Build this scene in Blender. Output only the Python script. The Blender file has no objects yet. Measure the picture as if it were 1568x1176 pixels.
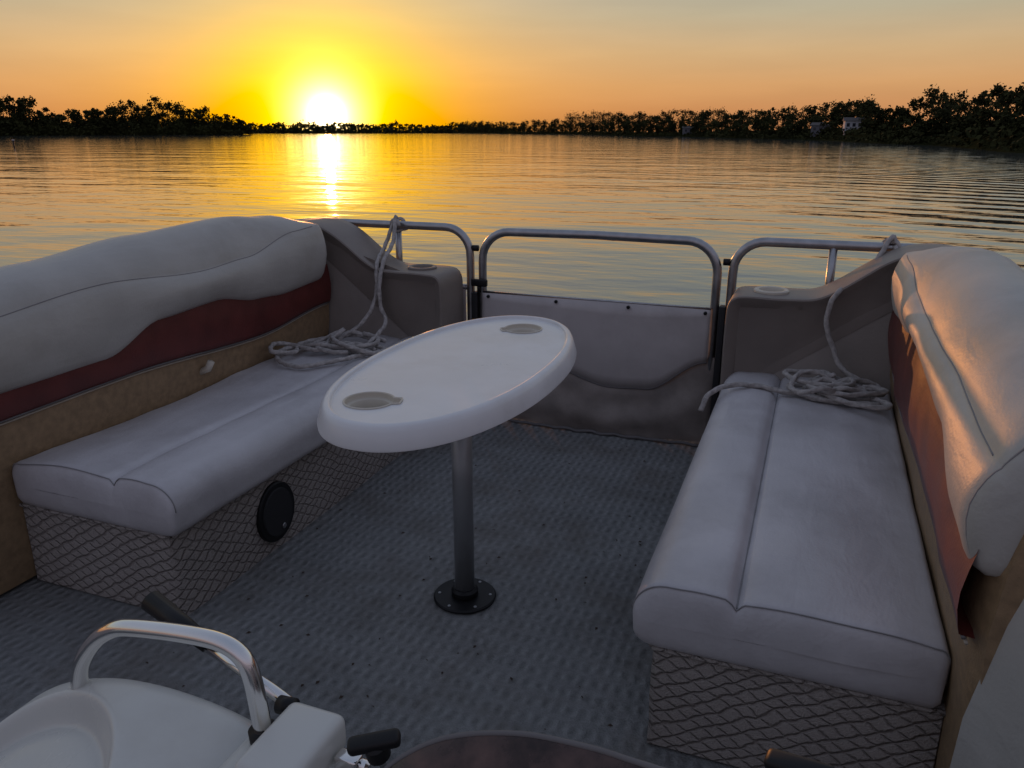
import bpy, bmesh, math, random
from mathutils import Vector, noise
random.seed(7)
rad=math.radians
C=bpy.context
COL=C.scene.collection
H=1.4
WZ=-1.05
YAW=21.0
SUN_AZ=-12.6-YAW      # degrees clockwise from boat forward (+Y)
SUN_EL=1.0

# ------------------------------------------------------------------ helpers
def parent(name):
    e=bpy.data.objects.new(name,None); COL.objects.link(e); e.empty_display_size=.2
    return e
def mesh_obj(name,verts,faces,mat=None,par=None,smooth=True):
    me=bpy.data.meshes.new(name); me.from_pydata([tuple(v) for v in verts],[],faces); me.update()
    o=bpy.data.objects.new(name,me); COL.objects.link(o)
    if mat: me.materials.append(mat)
    bm=bmesh.new(); bm.from_mesh(me); bmesh.ops.recalc_face_normals(bm,faces=bm.faces); bm.to_mesh(me); bm.free()
    if smooth:
        for p in me.polygons: p.use_smooth=True
    if par: o.parent=par
    return o
def autosmooth(o,ang=40):
    a=rad(ang); me=o.data
    bm=bmesh.new(); bm.from_mesh(me)
    for e in bm.edges:
        if len(e.link_faces)==2 and e.calc_face_angle(0)>a: e.smooth=False
    bm.to_mesh(me); bm.free()
def loft(name,rings,mat,par=None,caps=True,closed=True):
    n=len(rings[0]); V=[p for r in rings for p in r]; F=[]
    for i in range(len(rings)-1):
        for j in range(n if closed else n-1):
            k=(j+1)%n
            F.append((i*n+j,i*n+k,(i+1)*n+k,(i+1)*n+j))
    if caps and closed:
        F.append(tuple(range(n))[::-1]); F.append(tuple((len(rings)-1)*n+j for j in range(n)))
    return mesh_obj(name,V,F,mat,par)
def catmull(P,sub=8,closed=False):
    P=[Vector(p) for p in P]; out=[]; n=len(P)
    rng=range(n if closed else n-1)
    for i in rng:
        if closed: a,b,c,d=P[(i-1)%n],P[i],P[(i+1)%n],P[(i+2)%n]
        else: a,b,c,d=P[max(i-1,0)],P[i],P[i+1],P[min(i+2,n-1)]
        for k in range(sub):
            t=k/sub
            out.append(.5*((2*b)+(c-a)*t+(2*a-5*b+4*c-d)*t*t+(3*b-a-3*c+d)*t**3))
    if not closed: out.append(P[-1])
    return out
def tube(name,P,r,mat,par=None,seg=12,closed=False,sub=0,twist=0):
    if sub: P=catmull(P,sub,closed)
    P=[Vector(p) for p in P]; n=len(P); rings=[]; up=None
    for i in range(n):
        if closed: d=(P[(i+1)%n]-P[i-1])
        else: d=P[min(i+1,n-1)]-P[max(i-1,0)]
        if d.length<1e-9: d=Vector((0,0,1))
        d.normalize()
        if up is None:
            up=Vector((0,0,1)) if abs(d.z)<.9 else Vector((0,1,0))
        s=d.cross(up)
        if s.length<1e-4: s=d.orthogonal()
        s.normalize(); up=s.cross(d).normalized()
        ri=r(i/(n-1)) if callable(r) else r
        rings.append([P[i]+(s*math.cos(2*math.pi*j/seg+twist*i)+up*math.sin(2*math.pi*j/seg+twist*i))*ri for j in range(seg)])
    if closed: rings.append(rings[0])
    return loft(name,rings,mat,par,caps=not closed)
def rope_tube(name,P,r,par,sub=6):
    P=catmull(P,sub); out=[P[0]]
    step=.006
    for a,b in zip(P,P[1:]):
        n=max(1,int((b-a).length/step))
        for k in range(1,n+1): out.append(a.lerp(b,k/n))
    P=out; n=len(P); seg=12; up=None; rings=[]
    for i in range(n):
        d=P[min(i+1,n-1)]-P[max(i-1,0)]
        if d.length<1e-9: d=Vector((0,0,1))
        d.normalize()
        if up is None: up=Vector((0,0,1)) if abs(d.z)<.9 else Vector((0,1,0))
        s=d.cross(up)
        if s.length<1e-4: s=d.orthogonal()
        s.normalize(); up=s.cross(d).normalized(); ring=[]
        for j in range(seg):
            a=2*math.pi*j/seg; rr=r*(1+.16*math.cos(3*(a-i*.20)))
            ring.append(P[i]+(s*math.cos(a)+up*math.sin(a))*rr)
        rings.append(ring)
    return loft(name,rings,M_rope,par)
def box(name,lo,hi,mat,par=None,bev=0.0,seg=3):
    x0,y0,z0=lo; x1,y1,z1=hi
    V=[(x0,y0,z0),(x1,y0,z0),(x1,y1,z0),(x0,y1,z0),(x0,y0,z1),(x1,y0,z1),(x1,y1,z1),(x0,y1,z1)]
    F=[(0,3,2,1),(4,5,6,7),(0,1,5,4),(1,2,6,5),(2,3,7,6),(3,0,4,7)]
    o=mesh_obj(name,V,F,mat,par,smooth=bev>0)
    if bev:
        bm=bmesh.new(); bm.from_mesh(o.data)
        bmesh.ops.bevel(bm,geom=list(bm.edges),offset=bev,segments=seg,profile=.5,affect='EDGES')
        bm.to_mesh(o.data); bm.free()
        for p in o.data.polygons: p.use_smooth=True
    return o
def disc_solid(name,c,r,z0,z1,mat,par=None,bev=.004,seg=48,axis='z'):
    prof=[(r*.001,z0),(r-bev,z0),(r,z0+bev),(r,z1-bev),(r-bev,z1),(r*.001,z1)]
    rings=[]
    for (rr,z) in prof:
        ring=[]
        for j in range(seg):
            a=2*math.pi*j/seg
            if axis=='z': ring.append((c[0]+rr*math.cos(a),c[1]+rr*math.sin(a),c[2]+z))
            elif axis=='x': ring.append((c[0]+z,c[1]+rr*math.cos(a),c[2]+rr*math.sin(a)))
            else: ring.append((c[0]+rr*math.cos(a),c[1]+z,c[2]+rr*math.sin(a)))
        rings.append(ring)
    o=loft(name,rings,mat,par); autosmooth(o); return o
def lerpc(pts,t):
    if t<=pts[0][0]: return pts[0][1]
    for (a,va),(b,vb) in zip(pts,pts[1:]):
        if t<=b:
            f=(t-a)/(b-a); f=f*f*(3-2*f); return va+(vb-va)*f
    return pts[-1][1]
def inset(ring,d):
    n=len(ring); out=[]
    A=sum(ring[i][0]*ring[(i+1)%n][1]-ring[(i+1)%n][0]*ring[i][1] for i in range(n))
    s=1 if A>0 else -1
    for i in range(n):
        a,c=ring[i-1],ring[(i+1)%n]
        tx,ty=c[0]-a[0],c[1]-a[1]; l=math.hypot(tx,ty) or 1
        out.append((ring[i][0]-s*ty/l*d, ring[i][1]+s*tx/l*d))
    return out
def smoothstep(a,b,x):
    t=max(0,min(1,(x-a)/(b-a))); return t*t*(3-2*t)

# ------------------------------------------------------------------ materials
def newmat(name):
    m=bpy.data.materials.new(name); m.use_nodes=True
    nt=m.node_tree; return m,nt,nt.nodes['Principled BSDF']
def N(nt,t,**k):
    n=nt.nodes.new(t)
    for a,b in k.items(): setattr(n,a,b)
    return n
def math_n(nt,op,a,b=None,c=None):
    n=N(nt,'ShaderNodeMath',operation=op)
    for i,v in enumerate((a,b,c)):
        if v is None: continue
        if isinstance(v,(int,float)): n.inputs[i].default_value=v
        else: nt.links.new(v,n.inputs[i])
    return n.outputs[0]
def simple(name,col,rough=.5,metal=0,var=.12,vscale=6,bscale=0,bstr=.1,bdist=.002,dark=None,spec=.5,grime=None,wrinkle=0):
    m,nt,b=newmat(name)
    tc=N(nt,'ShaderNodeTexCoord')
    nz=N(nt,'ShaderNodeTexNoise'); nz.inputs['Scale'].default_value=vscale; nz.inputs['Detail'].default_value=6
    nt.links.new(tc.outputs['Object'],nz.inputs['Vector'])
    cr=N(nt,'ShaderNodeValToRGB'); cr.color_ramp.elements[0].position=.3; cr.color_ramp.elements[1].position=.72
    d=dark or [c*(1-var) for c in col]
    cr.color_ramp.elements[0].color=(*d,1); cr.color_ramp.elements[1].color=(*[min(1,c*(1+var*.5)) for c in col],1)
    nt.links.new(nz.outputs['Fac'],cr.inputs['Fac'])
    out=cr.outputs['Color']
    if grime:
        g=N(nt,'ShaderNodeTexNoise'); g.inputs['Scale'].default_value=2.3; g.inputs['Detail'].default_value=9; g.inputs['Roughness'].default_value=.68
        nt.links.new(tc.outputs['Object'],g.inputs['Vector'])
        mr=N(nt,'ShaderNodeMapRange'); mr.inputs['From Min'].default_value=.48; mr.inputs['From Max'].default_value=.74; mr.inputs['To Max'].default_value=.65
        nt.links.new(g.outputs['Fac'],mr.inputs['Value'])
        mx=N(nt,'ShaderNodeMix',data_type='RGBA'); nt.links.new(mr.outputs[0],mx.inputs[0]); nt.links.new(out,mx.inputs[6]); mx.inputs[7].default_value=(*grime,1)
        out=mx.outputs[2]
    nt.links.new(out,b.inputs['Base Color'])
    rr=N(nt,'ShaderNodeMapRange'); rr.inputs['To Min'].default_value=max(0.02,rough-.08); rr.inputs['To Max'].default_value=min(1,rough+.1)
    nt.links.new(nz.outputs['Fac'],rr.inputs['Value']); nt.links.new(rr.outputs[0],b.inputs['Roughness'])
    b.inputs['Metallic'].default_value=metal
    b.inputs['Specular IOR Level'].default_value=spec
    if bscale:
        vo=N(nt,'ShaderNodeTexNoise'); vo.inputs['Scale'].default_value=bscale; vo.inputs['Detail'].default_value=4
        nt.links.new(tc.outputs['Object'],vo.inputs['Vector'])
        hh=vo.outputs['Fac']
        if wrinkle:
            wv=N(nt,'ShaderNodeTexNoise'); wv.inputs['Scale'].default_value=9; wv.inputs['Detail'].default_value=3; wv.inputs['Distortion'].default_value=.6
            mpp=N(nt,'ShaderNodeMapping'); mpp.inputs['Scale'].default_value=(1.6,.5,1.2)
            nt.links.new(tc.outputs['Object'],mpp.inputs[0]); nt.links.new(mpp.outputs[0],wv.inputs['Vector'])
            hh=math_n(nt,'ADD',hh,math_n(nt,'MULTIPLY',wv.outputs['Fac'],wrinkle))
        bp=N(nt,'ShaderNodeBump'); bp.inputs['Strength'].default_value=bstr; bp.inputs['Distance'].default_value=bdist
        nt.links.new(hh,bp.inputs['Height']); nt.links.new(bp.outputs[0],b.inputs['Normal'])
    return m
M_vinyl=simple('vinyl_offwhite',(.46,.445,.41),.47,var=.10,vscale=5,bscale=140,bstr=.5,bdist=.0015,grime=(.30,.275,.235),wrinkle=5)
M_vinyl_seat=simple('vinyl_seat',(.57,.55,.56),.40,var=.14,vscale=4,bscale=120,bstr=.5,bdist=.0015,grime=(.34,.32,.325),wrinkle=5)
M_vinyl_arm=simple('vinyl_grey_tan',(.23,.195,.17),.5,var=.12,vscale=6,bscale=130,bstr=.4,bdist=.0015,wrinkle=4)
M_maroon=simple('vinyl_maroon',(.12,.022,.018),.42,var=.3,vscale=9,bscale=120,bstr=.35,bdist=.0015,wrinkle=3)
M_tan=simple('vinyl_tan',(.30,.20,.11),.55,var=.25,vscale=40,bscale=260,bstr=.6,bdist=.0015)
M_pipe=simple('piping',(.40,.34,.27),.5)
M_stitch=simple('stitch',(.15,.14,.14),.7)
M_seam=simple('seam_thread',(.26,.25,.25),.7)
M_white=simple('white_fibreglass',(.60,.60,.56),.28,var=.05,vscale=4,grime=(.46,.44,.40))
M_table=simple('white_table_plastic',(.76,.76,.76),.3,var=.08,vscale=7,bscale=60,bstr=.05,bdist=.001,grime=(.56,.54,.51))
M_cream=simple('cream_plastic',(.60,.55,.46),.45,var=.1)
M_panel=simple('painted_aluminium_panel',(.54,.50,.49),.4,var=.12,vscale=3,grime=(.34,.31,.30))
M_alu=simple('brushed_aluminium',(.42,.42,.43),.33,metal=1,var=.2,vscale=20,bscale=200,bstr=.1)
M_chrome=simple('polished_steel',(.80,.79,.77),.12,metal=1,var=.06,vscale=12)
M_pole=simple('anodised_pole',(.34,.35,.36),.42,metal=.6,var=.15,vscale=10)
M_black=simple('black_plastic',(.010,.010,.011),.45,var=.2,spec=.3)
M_dark=simple('dark_interior',(.02,.02,.022),.7)
M_rope=simple('rope_nylon',(.42,.39,.37),.8,var=.35,vscale=60,bscale=300,bstr=.6,bdist=.003)
M_fabric=simple('mesh_skirt',(.30,.26,.235),.8,var=.35,vscale=7,bscale=90,bstr=.4,grime=(.15,.13,.12))
M_hull=simple('pontoon_aluminium',(.5,.5,.5),.35,metal=1)

def carpet_floor():
    m,nt,b=newmat('deck_carpet'); L=nt.links
    tc=N(nt,'ShaderNodeTexCoord')
    sp=N(nt,'ShaderNodeSeparateXYZ'); L.new(tc.outputs['Object'],sp.inputs[0])
    def nz(s,d=4,r=.5):
        n=N(nt,'ShaderNodeTexNoise'); n.inputs['Scale'].default_value=s; n.inputs['Detail'].default_value=d; n.inputs['Roughness'].default_value=r
        L.new(tc.outputs['Object'],n.inputs['Vector']); return n.outputs['Fac']
    n1=nz(9); n2=nz(1.6,8,.65); n3=nz(260,2,.7); n4=nz(2.7,7,.7); n5=nz(60,3,.6)
    dis=math_n(nt,'MULTIPLY',math_n(nt,'SUBTRACT',n1,.5),.03)
    X_=math_n(nt,'ADD',sp.outputs['X'],dis); Y_=math_n(nt,'ADD',sp.outputs['Y'],dis)
    row=math_n(nt,'SINE',math_n(nt,'MULTIPLY',X_,2*math.pi/.034))
    blk=math_n(nt,'SINE',math_n(nt,'MULTIPLY',Y_,2*math.pi/.060))
    w=math_n(nt,'ADD',math_n(nt,'MULTIPLY',row,.45),math_n(nt,'MULTIPLY',math_n(nt,'MULTIPLY',row,blk),.40))
    hgt=math_n(nt,'ADD',math_n(nt,'MULTIPLY',w,.9),math_n(nt,'ADD',math_n(nt,'MULTIPLY',n3,1.2),math_n(nt,'MULTIPLY',n5,1.2)))
    cr=N(nt,'ShaderNodeValToRGB'); e=cr.color_ramp.elements
    e[0].position=.26; e[0].color=(.095,.098,.098,1); e[1].position=.85; e[1].color=(.42,.425,.42,1)
    f=math_n(nt,'ADD',math_n(nt,'MULTIPLY',w,.13),math_n(nt,'ADD',math_n(nt,'MULTIPLY',n2,.5),math_n(nt,'ADD',math_n(nt,'MULTIPLY',n3,.35),math_n(nt,'MULTIPLY',n5,.3))))
    L.new(f,cr.inputs['Fac'])
    mx=N(nt,'ShaderNodeMix',data_type='RGBA'); mx.inputs[7].default_value=(.16,.14,.12,1)
    g=N(nt,'ShaderNodeMapRange'); g.inputs['From Min'].default_value=.47; g.inputs['From Max'].default_value=.72
    L.new(n4,g.inputs['Value']); L.new(math_n(nt,'MULTIPLY',g.outputs[0],.75),mx.inputs[0]); L.new(cr.outputs[0],mx.inputs[6])
    L.new(mx.outputs[2],b.inputs['Base Color'])
    b.inputs['Roughness'].default_value=.95; b.inputs['Specular IOR Level'].default_value=.06
    bp=N(nt,'ShaderNodeBump'); bp.inputs['Strength'].default_value=.9; bp.inputs['Distance'].default_value=.006
    L.new(hgt,bp.inputs['Height']); L.new(bp.outputs[0],b.inputs['Normal'])
    return m
M_carpet=carpet_floor()
def base_carpet():
    m,nt,b=newmat('woven_base_carpet'); L=nt.links
    tc=N(nt,'ShaderNodeTexCoord')
    sp=N(nt,'ShaderNodeSeparateXYZ'); L.new(tc.outputs['Object'],sp.inputs[0])
    def nz(s,d=4,r=.5):
        n=N(nt,'ShaderNodeTexNoise'); n.inputs['Scale'].default_value=s; n.inputs['Detail'].default_value=d; n.inputs['Roughness'].default_value=r
        L.new(tc.outputs['Object'],n.inputs['Vector']); return n.outputs['Fac']
    n1=nz(22,3); n3=nz(230,2,.7); n2=nz(3,6); n6=nz(7,2)
    dis=math_n(nt,'MULTIPLY',math_n(nt,'SUBTRACT',n1,.5),.75)
    dis2=math_n(nt,'MULTIPLY',math_n(nt,'SUBTRACT',n6,.5),.8)
    u=math_n(nt,'DIVIDE',math_n(nt,'ADD',sp.outputs['X'],sp.outputs['Y']),.060)
    v=math_n(nt,'ADD',math_n(nt,'DIVIDE',sp.outputs['Z'],.036),dis2)
    a=math_n(nt,'ADD',math_n(nt,'ADD',u,v),dis); c=math_n(nt,'SUBTRACT',math_n(nt,'SUBTRACT',u,v),dis)
    pa=math_n(nt,'ABSOLUTE',math_n(nt,'SINE',math_n(nt,'MULTIPLY',a,math.pi)))
    pc=math_n(nt,'ABSOLUTE',math_n(nt,'SINE',math_n(nt,'MULTIPLY',c,math.pi)))
    mn=math_n(nt,'MINIMUM',math_n(nt,'ADD',pa,math_n(nt,'MULTIPLY',n1,.3)),pc)
    g=N(nt,'ShaderNodeMapRange',interpolation_type='SMOOTHSTEP'); g.inputs['From Min'].default_value=.0; g.inputs['From Max'].default_value=.6; L.new(mn,g.inputs['Value'])
    cr=N(nt,'ShaderNodeValToRGB'); e=cr.color_ramp.elements
    e[0].position=.22; e[0].color=(.17,.14,.125,1); e[1].position=.92; e[1].color=(.50,.455,.42,1)
    f=math_n(nt,'ADD',math_n(nt,'MULTIPLY',g.outputs[0],.24),math_n(nt,'ADD',math_n(nt,'MULTIPLY',n2,.45),math_n(nt,'MULTIPLY',n3,.5)))
    L.new(f,cr.inputs['Fac']); L.new(cr.outputs[0],b.inputs['Base Color'])
    b.inputs['Roughness'].default_value=.95; b.inputs['Specular IOR Level'].default_value=.1
    bp=N(nt,'ShaderNodeBump'); bp.inputs['Strength'].default_value=1; bp.inputs['Distance'].default_value=.007
    L.new(math_n(nt,'ADD',g.outputs[0],math_n(nt,'MULTIPLY',n3,.8)),bp.inputs['Height']); L.new(bp.outputs[0],b.inputs['Normal'])
    return m
M_base=base_carpet()

# ------------------------------------------------------------------ sky / world
w=bpy.data.worlds.new("World"); C.scene.world=w; w.name='sky'; w.use_nodes=True
nt=w.node_tree; L=nt.links; bg=nt.nodes['Background']
az=rad(SUN_AZ); el=rad(SUN_EL)
SD=Vector((math.sin(az)*math.cos(el),math.cos(az)*math.cos(el),math.sin(el)))
tc=N(nt,'ShaderNodeTexCoord'); 
sky=N(nt,'ShaderNodeTexSky',sky_type='NISHITA'); sky.sun_disc=False; sky.sun_elevation=el; sky.sun_rotation=az; sky.dust_density=2.0
nrm=N(nt,'ShaderNodeVectorMath',operation='NORMALIZE'); L.new(tc.outputs['Generated'],nrm.inputs[0])
sp=N(nt,'ShaderNodeSeparateXYZ'); L.new(nrm.outputs[0],sp.inputs[0])
dt=N(nt,'ShaderNodeVectorMath',operation='DOT_PRODUCT'); L.new(nrm.outputs[0],dt.inputs[0]); dt.inputs[1].default_value=SD
elv=math_n(nt,'MAXIMUM',sp.outputs['Z'],0.0)
def ramp(fac,stops):
    cr=N(nt,'ShaderNodeValToRGB'); cr.color_ramp.interpolation='LINEAR'
    el_=cr.color_ramp.elements
    while len(el_)<len(stops): el_.new(.5)
    for e,(p,c) in zip(el_,stops): e.position=p; e.color=(*c,1)
    L.new(fac,cr.inputs[0]); return cr.outputs[0]
west=ramp(elv,[(0,(.46,.19,.075)),(.02,(.56,.25,.10)),(.05,(.64,.34,.145)),(.085,(.60,.40,.21)),(.125,(.47,.41,.285)),(.17,(.39,.41,.36)),(.26,(.35,.39,.41)),(.45,(.30,.34,.43)),(1,(.20,.24,.34))])
east=ramp(elv,[(0,(.16,.14,.18)),(.12,(.27,.23,.27)),(.35,(.27,.27,.35)),(1,(.20,.24,.34))])
hz=math_n(nt,'MULTIPLY_ADD',dt.outputs['Value'],.5,.5)
hf=N(nt,'ShaderNodeMapRange',interpolation_type='SMOOTHSTEP'); hf.inputs['From Min'].default_value=.15; hf.inputs['From Max'].default_value=.9; L.new(hz,hf.inputs['Value'])
mx=N(nt,'ShaderNodeMix',data_type='RGBA'); L.new(hf.outputs[0],mx.inputs[0]); L.new(east,mx.inputs[6]); L.new(west,mx.inputs[7])
acc=mx.outputs[2]
dpos=math_n(nt,'MAXIMUM',dt.outputs['Value'],0.0)
def addc(a,b_,fac=1.0):
    m=N(nt,'ShaderNodeMix',data_type='RGBA',blend_type='ADD'); m.inputs[0].default_value=fac
    L.new(a,m.inputs[6]); L.new(b_,m.inputs[7]); return m.outputs[2]
def glow(n,colr):
    p=math_n(nt,'POWER',dpos,n)
    v=N(nt,'ShaderNodeVectorMath',operation='SCALE'); v.inputs[0].default_value=colr; L.new(p,v.inputs['Scale']); return v.outputs[0]
for n_,c_ in ((12000,(11,9,5)),(1900,(1.5,1.4,1.15)),(750,(.9,.8,.35)),(240,(.55,.34,-.08)),(90,(.38,.19,-.13)),(22,(.20,.07,-.03))):
    acc=addc(acc,glow(n_,c_))
mp=N(nt,'ShaderNodeMapping'); mp.inputs['Scale'].default_value=(3,3,22); L.new(nrm.outputs[0],mp.inputs[0])
cn=N(nt,'ShaderNodeTexNoise'); cn.inputs['Scale'].default_value=1.6; cn.inputs['Detail'].default_value=5; L.new(mp.outputs[0],cn.inputs['Vector'])
cm=N(nt,'ShaderNodeMapRange'); cm.inputs['From Min'].default_value=.4; cm.inputs['From Max'].default_value=.8; cm.inputs['To Min'].default_value=0.97; cm.inputs['To Max'].default_value=1.06; L.new(cn.outputs['Fac'],cm.inputs['Value'])
sc=N(nt,'ShaderNodeVectorMath',operation='SCALE'); L.new(acc,sc.inputs[0]); L.new(cm.outputs[0],sc.inputs['Scale'])
mxv=N(nt,'ShaderNodeVectorMath',operation='MAXIMUM'); L.new(sc.outputs[0],mxv.inputs[0]); mxv.inputs[1].default_value=(0,0,0)
ns=N(nt,'ShaderNodeVectorMath',operation='SCALE'); L.new(sky.outputs[0],ns.inputs[0]); ns.inputs['Scale'].default_value=.01
fin=addc(mxv.outputs[0],ns.outputs[0])
L.new(fin,bg.inputs['Color']); bg.inputs['Strength'].default_value=1.0

sl=bpy.data.lights.new('sun','SUN'); sl.energy=.95; sl.angle=rad(.5); sl.color=(1,.36,.10)
so=bpy.data.objects.new('sun',sl); COL.objects.link(so); so.rotation_euler=(-SD).to_track_quat('-Z','Y').to_euler(); so.location=(0,0,20)

# ------------------------------------------------------------------ water
m,nt,b=newmat('lake_water'); L=nt.links
tc=N(nt,'ShaderNodeTexCoord')
def wn(scale,rot,st,det=3):
    mp=N(nt,'ShaderNodeMapping'); mp.inputs['Rotation'].default_value=(0,0,rad(rot)); mp.inputs['Scale'].default_value=st
    L.new(tc.outputs['Object'],mp.inputs[0])
    n=N(nt,'ShaderNodeTexNoise'); n.inputs['Scale'].default_value=scale; n.inputs['Detail'].default_value=det; L.new(mp.outputs[0],n.inputs['Vector']); return n.outputs['Fac']
h=math_n(nt,'ADD',math_n(nt,'MULTIPLY',wn(.9,-YAW,(.45,1,1),3),.085),math_n(nt,'MULTIPLY',wn(.22,-YAW+14,(.5,1,1),2),.22))
h=math_n(nt,'ADD',h,math_n(nt,'MULTIPLY',wn(4.2,-YAW-8,(.6,1,1),2),.009))
wv=N(nt,'ShaderNodeTexWave',wave_type='BANDS',bands_direction='X'); wv.inputs['Scale'].default_value=.16; wv.inputs['Distortion'].default_value=2.6; wv.inputs['Detail'].default_value=2; wv.inputs['Detail Scale'].default_value=.4
mp=N(nt,'ShaderNodeMapping'); mp.inputs['Rotation'].default_value=(0,0,rad(-62)); L.new(tc.outputs['Object'],mp.inputs[0]); L.new(mp.outputs[0],wv.inputs['Vector'])
spx=N(nt,'ShaderNodeSeparateXYZ'); L.new(tc.outputs['Object'],spx.inputs[0])
msk=N(nt,'ShaderNodeMapRange',interpolation_type='SMOOTHSTEP'); msk.inputs['From Min'].default_value=-4; msk.inputs['From Max'].default_value=9; L.new(spx.outputs['X'],msk.inputs['Value'])
h=math_n(nt,'ADD',h,math_n(nt,'MULTIPLY',math_n(nt,'MULTIPLY',wv.outputs['Fac'],msk.outputs[0]),.065))
bp=N(nt,'ShaderNodeBump'); bp.inputs['Strength'].default_value=1; bp.inputs['Distance'].default_value=.5; L.new(h,bp.inputs['Height']); L.new(bp.outputs[0],b.inputs['Normal'])
b.inputs['Base Color'].default_value=(.055,.065,.07,1); b.inputs['Roughness'].default_value=.05; b.inputs['IOR'].default_value=1.7
b.inputs['Specular IOR Level'].default_value=.65
S=6000
mesh_obj('lake_water',[(-S,-S,WZ),(S,-S,WZ),(S,S,WZ),(-S,S,WZ)],[(0,1,2,3)],m,smooth=False)

# ------------------------------------------------------------------ shore, trees
M_leaf=simple('foliage',(.040,.042,.016),.9,var=.6,vscale=.15,spec=.05)
M_bark=simple('bark',(.045,.035,.028),.9,spec=.1)
M_land=simple('shore_land',(.022,.024,.011),1,var=.4,vscale=.1,spec=.0)
def wp(a,d):
    a=rad(a-YAW); return d*math.sin(a),d*math.cos(a)
def make_trees(name,specs,leaf_size,nleaf,brush=()):
    V=[];F=[];MI=[]
    def limb(p,q,r0,r1):
        d=(q-p).normalized(); s=d.orthogonal().normalized(); t=d.cross(s); k=len(V)
        for (c,r) in ((p,r0),(q,r1)):
            for j in range(5):
                a=2*math.pi*j/5; V.append(c+(s*math.cos(a)+t*math.sin(a))*r)
        for j in range(5): F.append((k+j,k+(j+1)%5,k+5+(j+1)%5,k+5+j)); MI.append(1)
    def leaf(p,s):
        u=Vector((random.gauss(0,1),random.gauss(0,1),random.gauss(0,1))).normalized(); v_=u.orthogonal().normalized()
        k=len(V); V.extend([p+u*s,p+v_*s*.75,p-u*s*.9,p-v_*s*.7]); F.append((k,k+1,k+2,k+3)); MI.append(0)
    for (x,y,z,h_,wd,dens) in specs:
        base=Vector((x,y,z-.3)); lean=Vector((random.uniform(-.06,.06),random.uniform(-.06,.06),1))
        th_=h_*random.uniform(.3,.45); top=base+lean*h_*.9
        limb(base,base+lean*th_,h_*.022,h_*.016); limb(base+lean*th_,top,h_*.016,h_*.004)
        nl=random.randint(10,15); lobes=[]
        for i in range(nl):
            a=random.uniform(0,2*math.pi); f=random.random()**.9; zz=.22+.70*f
            rr=wd*.5*math.sqrt(max(.05,1-(2*(zz-.52)/1.1)**2))*random.uniform(.2,1.0)
            c=base+lean*(h_*zz)+Vector((math.cos(a)*rr,math.sin(a)*rr,0)); lobes.append((c,random.uniform(.13,.24)*wd))
            st=base+lean*(h_*max(.22,zz-.22)); limb(st,c,h_*.007,h_*.002)
        lobes.append((top,wd*.10))
        for i in range(int(nleaf*dens)):
            c,r=random.choice(lobes)
            g=Vector((random.gauss(0,.5),random.gauss(0,.5),random.gauss(0,.42)))*r
            leaf(c+g,leaf_size*random.uniform(.4,1.2))
    for (x,y,z,hh,rr,n,ls) in brush:
        for i in range(n):
            f=random.random()
            leaf(Vector((x+random.gauss(0,rr*.55),y+random.gauss(0,rr*.55),z+hh*f*random.uniform(.3,1))),ls*random.uniform(.5,1.2))
    me=bpy.data.meshes.new(name); me.from_pydata([tuple(v) for v in V],[],F); me.materials.append(M_leaf); me.materials.append(M_bark)
    me.polygons.foreach_set('material_index',MI); me.update()
    o=bpy.data.objects.new(name,me); COL.objects.link(o); return o
def hprof(dd,depth,hz_):
    return lerpc([(0,.1),(3,.35),(.3*depth,.5*hz_),(.65*depth,hz_),(depth,.95*hz_),(depth*1.7,-.3)],dd)
def land(name,pts,depth,hz_):
    rings=[]
    for (a,d) in pts:
        row=[]
        for dd in (-1.5,0,3,.15*depth,.3*depth,.5*depth,.65*depth,depth,1.3*depth,depth*1.7):
            x,y=wp(a,d+dd); z=WZ+(-.6 if dd<0 else hprof(dd,depth,hz_(a)))+noise.noise(Vector((x*.05,y*.05,1)))*.3*(dd>3)
            row.append((x,y,z))
        rings.append(row)
    return loft(name,rings,M_land,closed=False)
def rs(a): return lerpc([(-4,860),(2,620),(9.7,370),(18,255),(26,165),(32,110),(45,75),(70,60),(100,80)],a)
land('far_shore',[(a,900) for a in range(-60,0,2)],60,lambda a:1.5)
sp_=[];br=[]
a=-58
while a<-1:
    a+=random.uniform(.2,.42); d=900+random.uniform(2,45); x,y=wp(a,d); h_=random.uniform(6.5,10)*(1+.5*noise.noise(Vector((a*.45,0,0))))
    sp_.append((x,y,WZ+1,h_,h_*random.uniform(1.0,1.6),.8))
a=-58
while a<0:
    a+=.14; x,y=wp(a,903); br.append((x,y,WZ+.2,random.uniform(4.5,6.5),3,26,1.5))
make_trees('far_shore_treeline',sp_,1.2,150,br)
il=[(-60,430),(-50,450),(-40,470),(-32,480),(-25,500),(-20,520),(-18.2,530)]
land('island_shore',[(a_,d_) for a_,d_ in [(-60+i*.8, lerpc(il,-60+i*.8)) for i in range(53)]],28,lambda a:1.2)
sp_=[]; br=[]; a=-60
while a<-18.5:
    a+=random.uniform(.30,.55); d=lerpc(il,a)+random.uniform(3,22); x,y=wp(a,d)
    hh=lerpc([(-60,17),(-32.0,19),(-30.7,19.5),(-29.3,14),(-28.6,11.5),(-27.4,15),(-26.3,13.5),(-25,18),(-23,20),(-21.8,17.5),(-20.3,18),(-19.4,13),(-18.8,13),(-18,8)],a)*random.uniform(.80,1.08)
    sp_.append((x,y,WZ+.6,hh,hh*random.uniform(.5,.8),1.1 if a<-20 else .7))
    sp_.append((x+random.uniform(-4,4),y+3,WZ+.5,hh*random.uniform(.4,.65),hh*.7,.9))
a=-60
while a<-18.4:
    a+=.18; x,y=wp(a,lerpc(il,a)+2); br.append((x,y,WZ+.1,random.uniform(4,8) if a<-20 else 3,2.5,60,.9))
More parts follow.
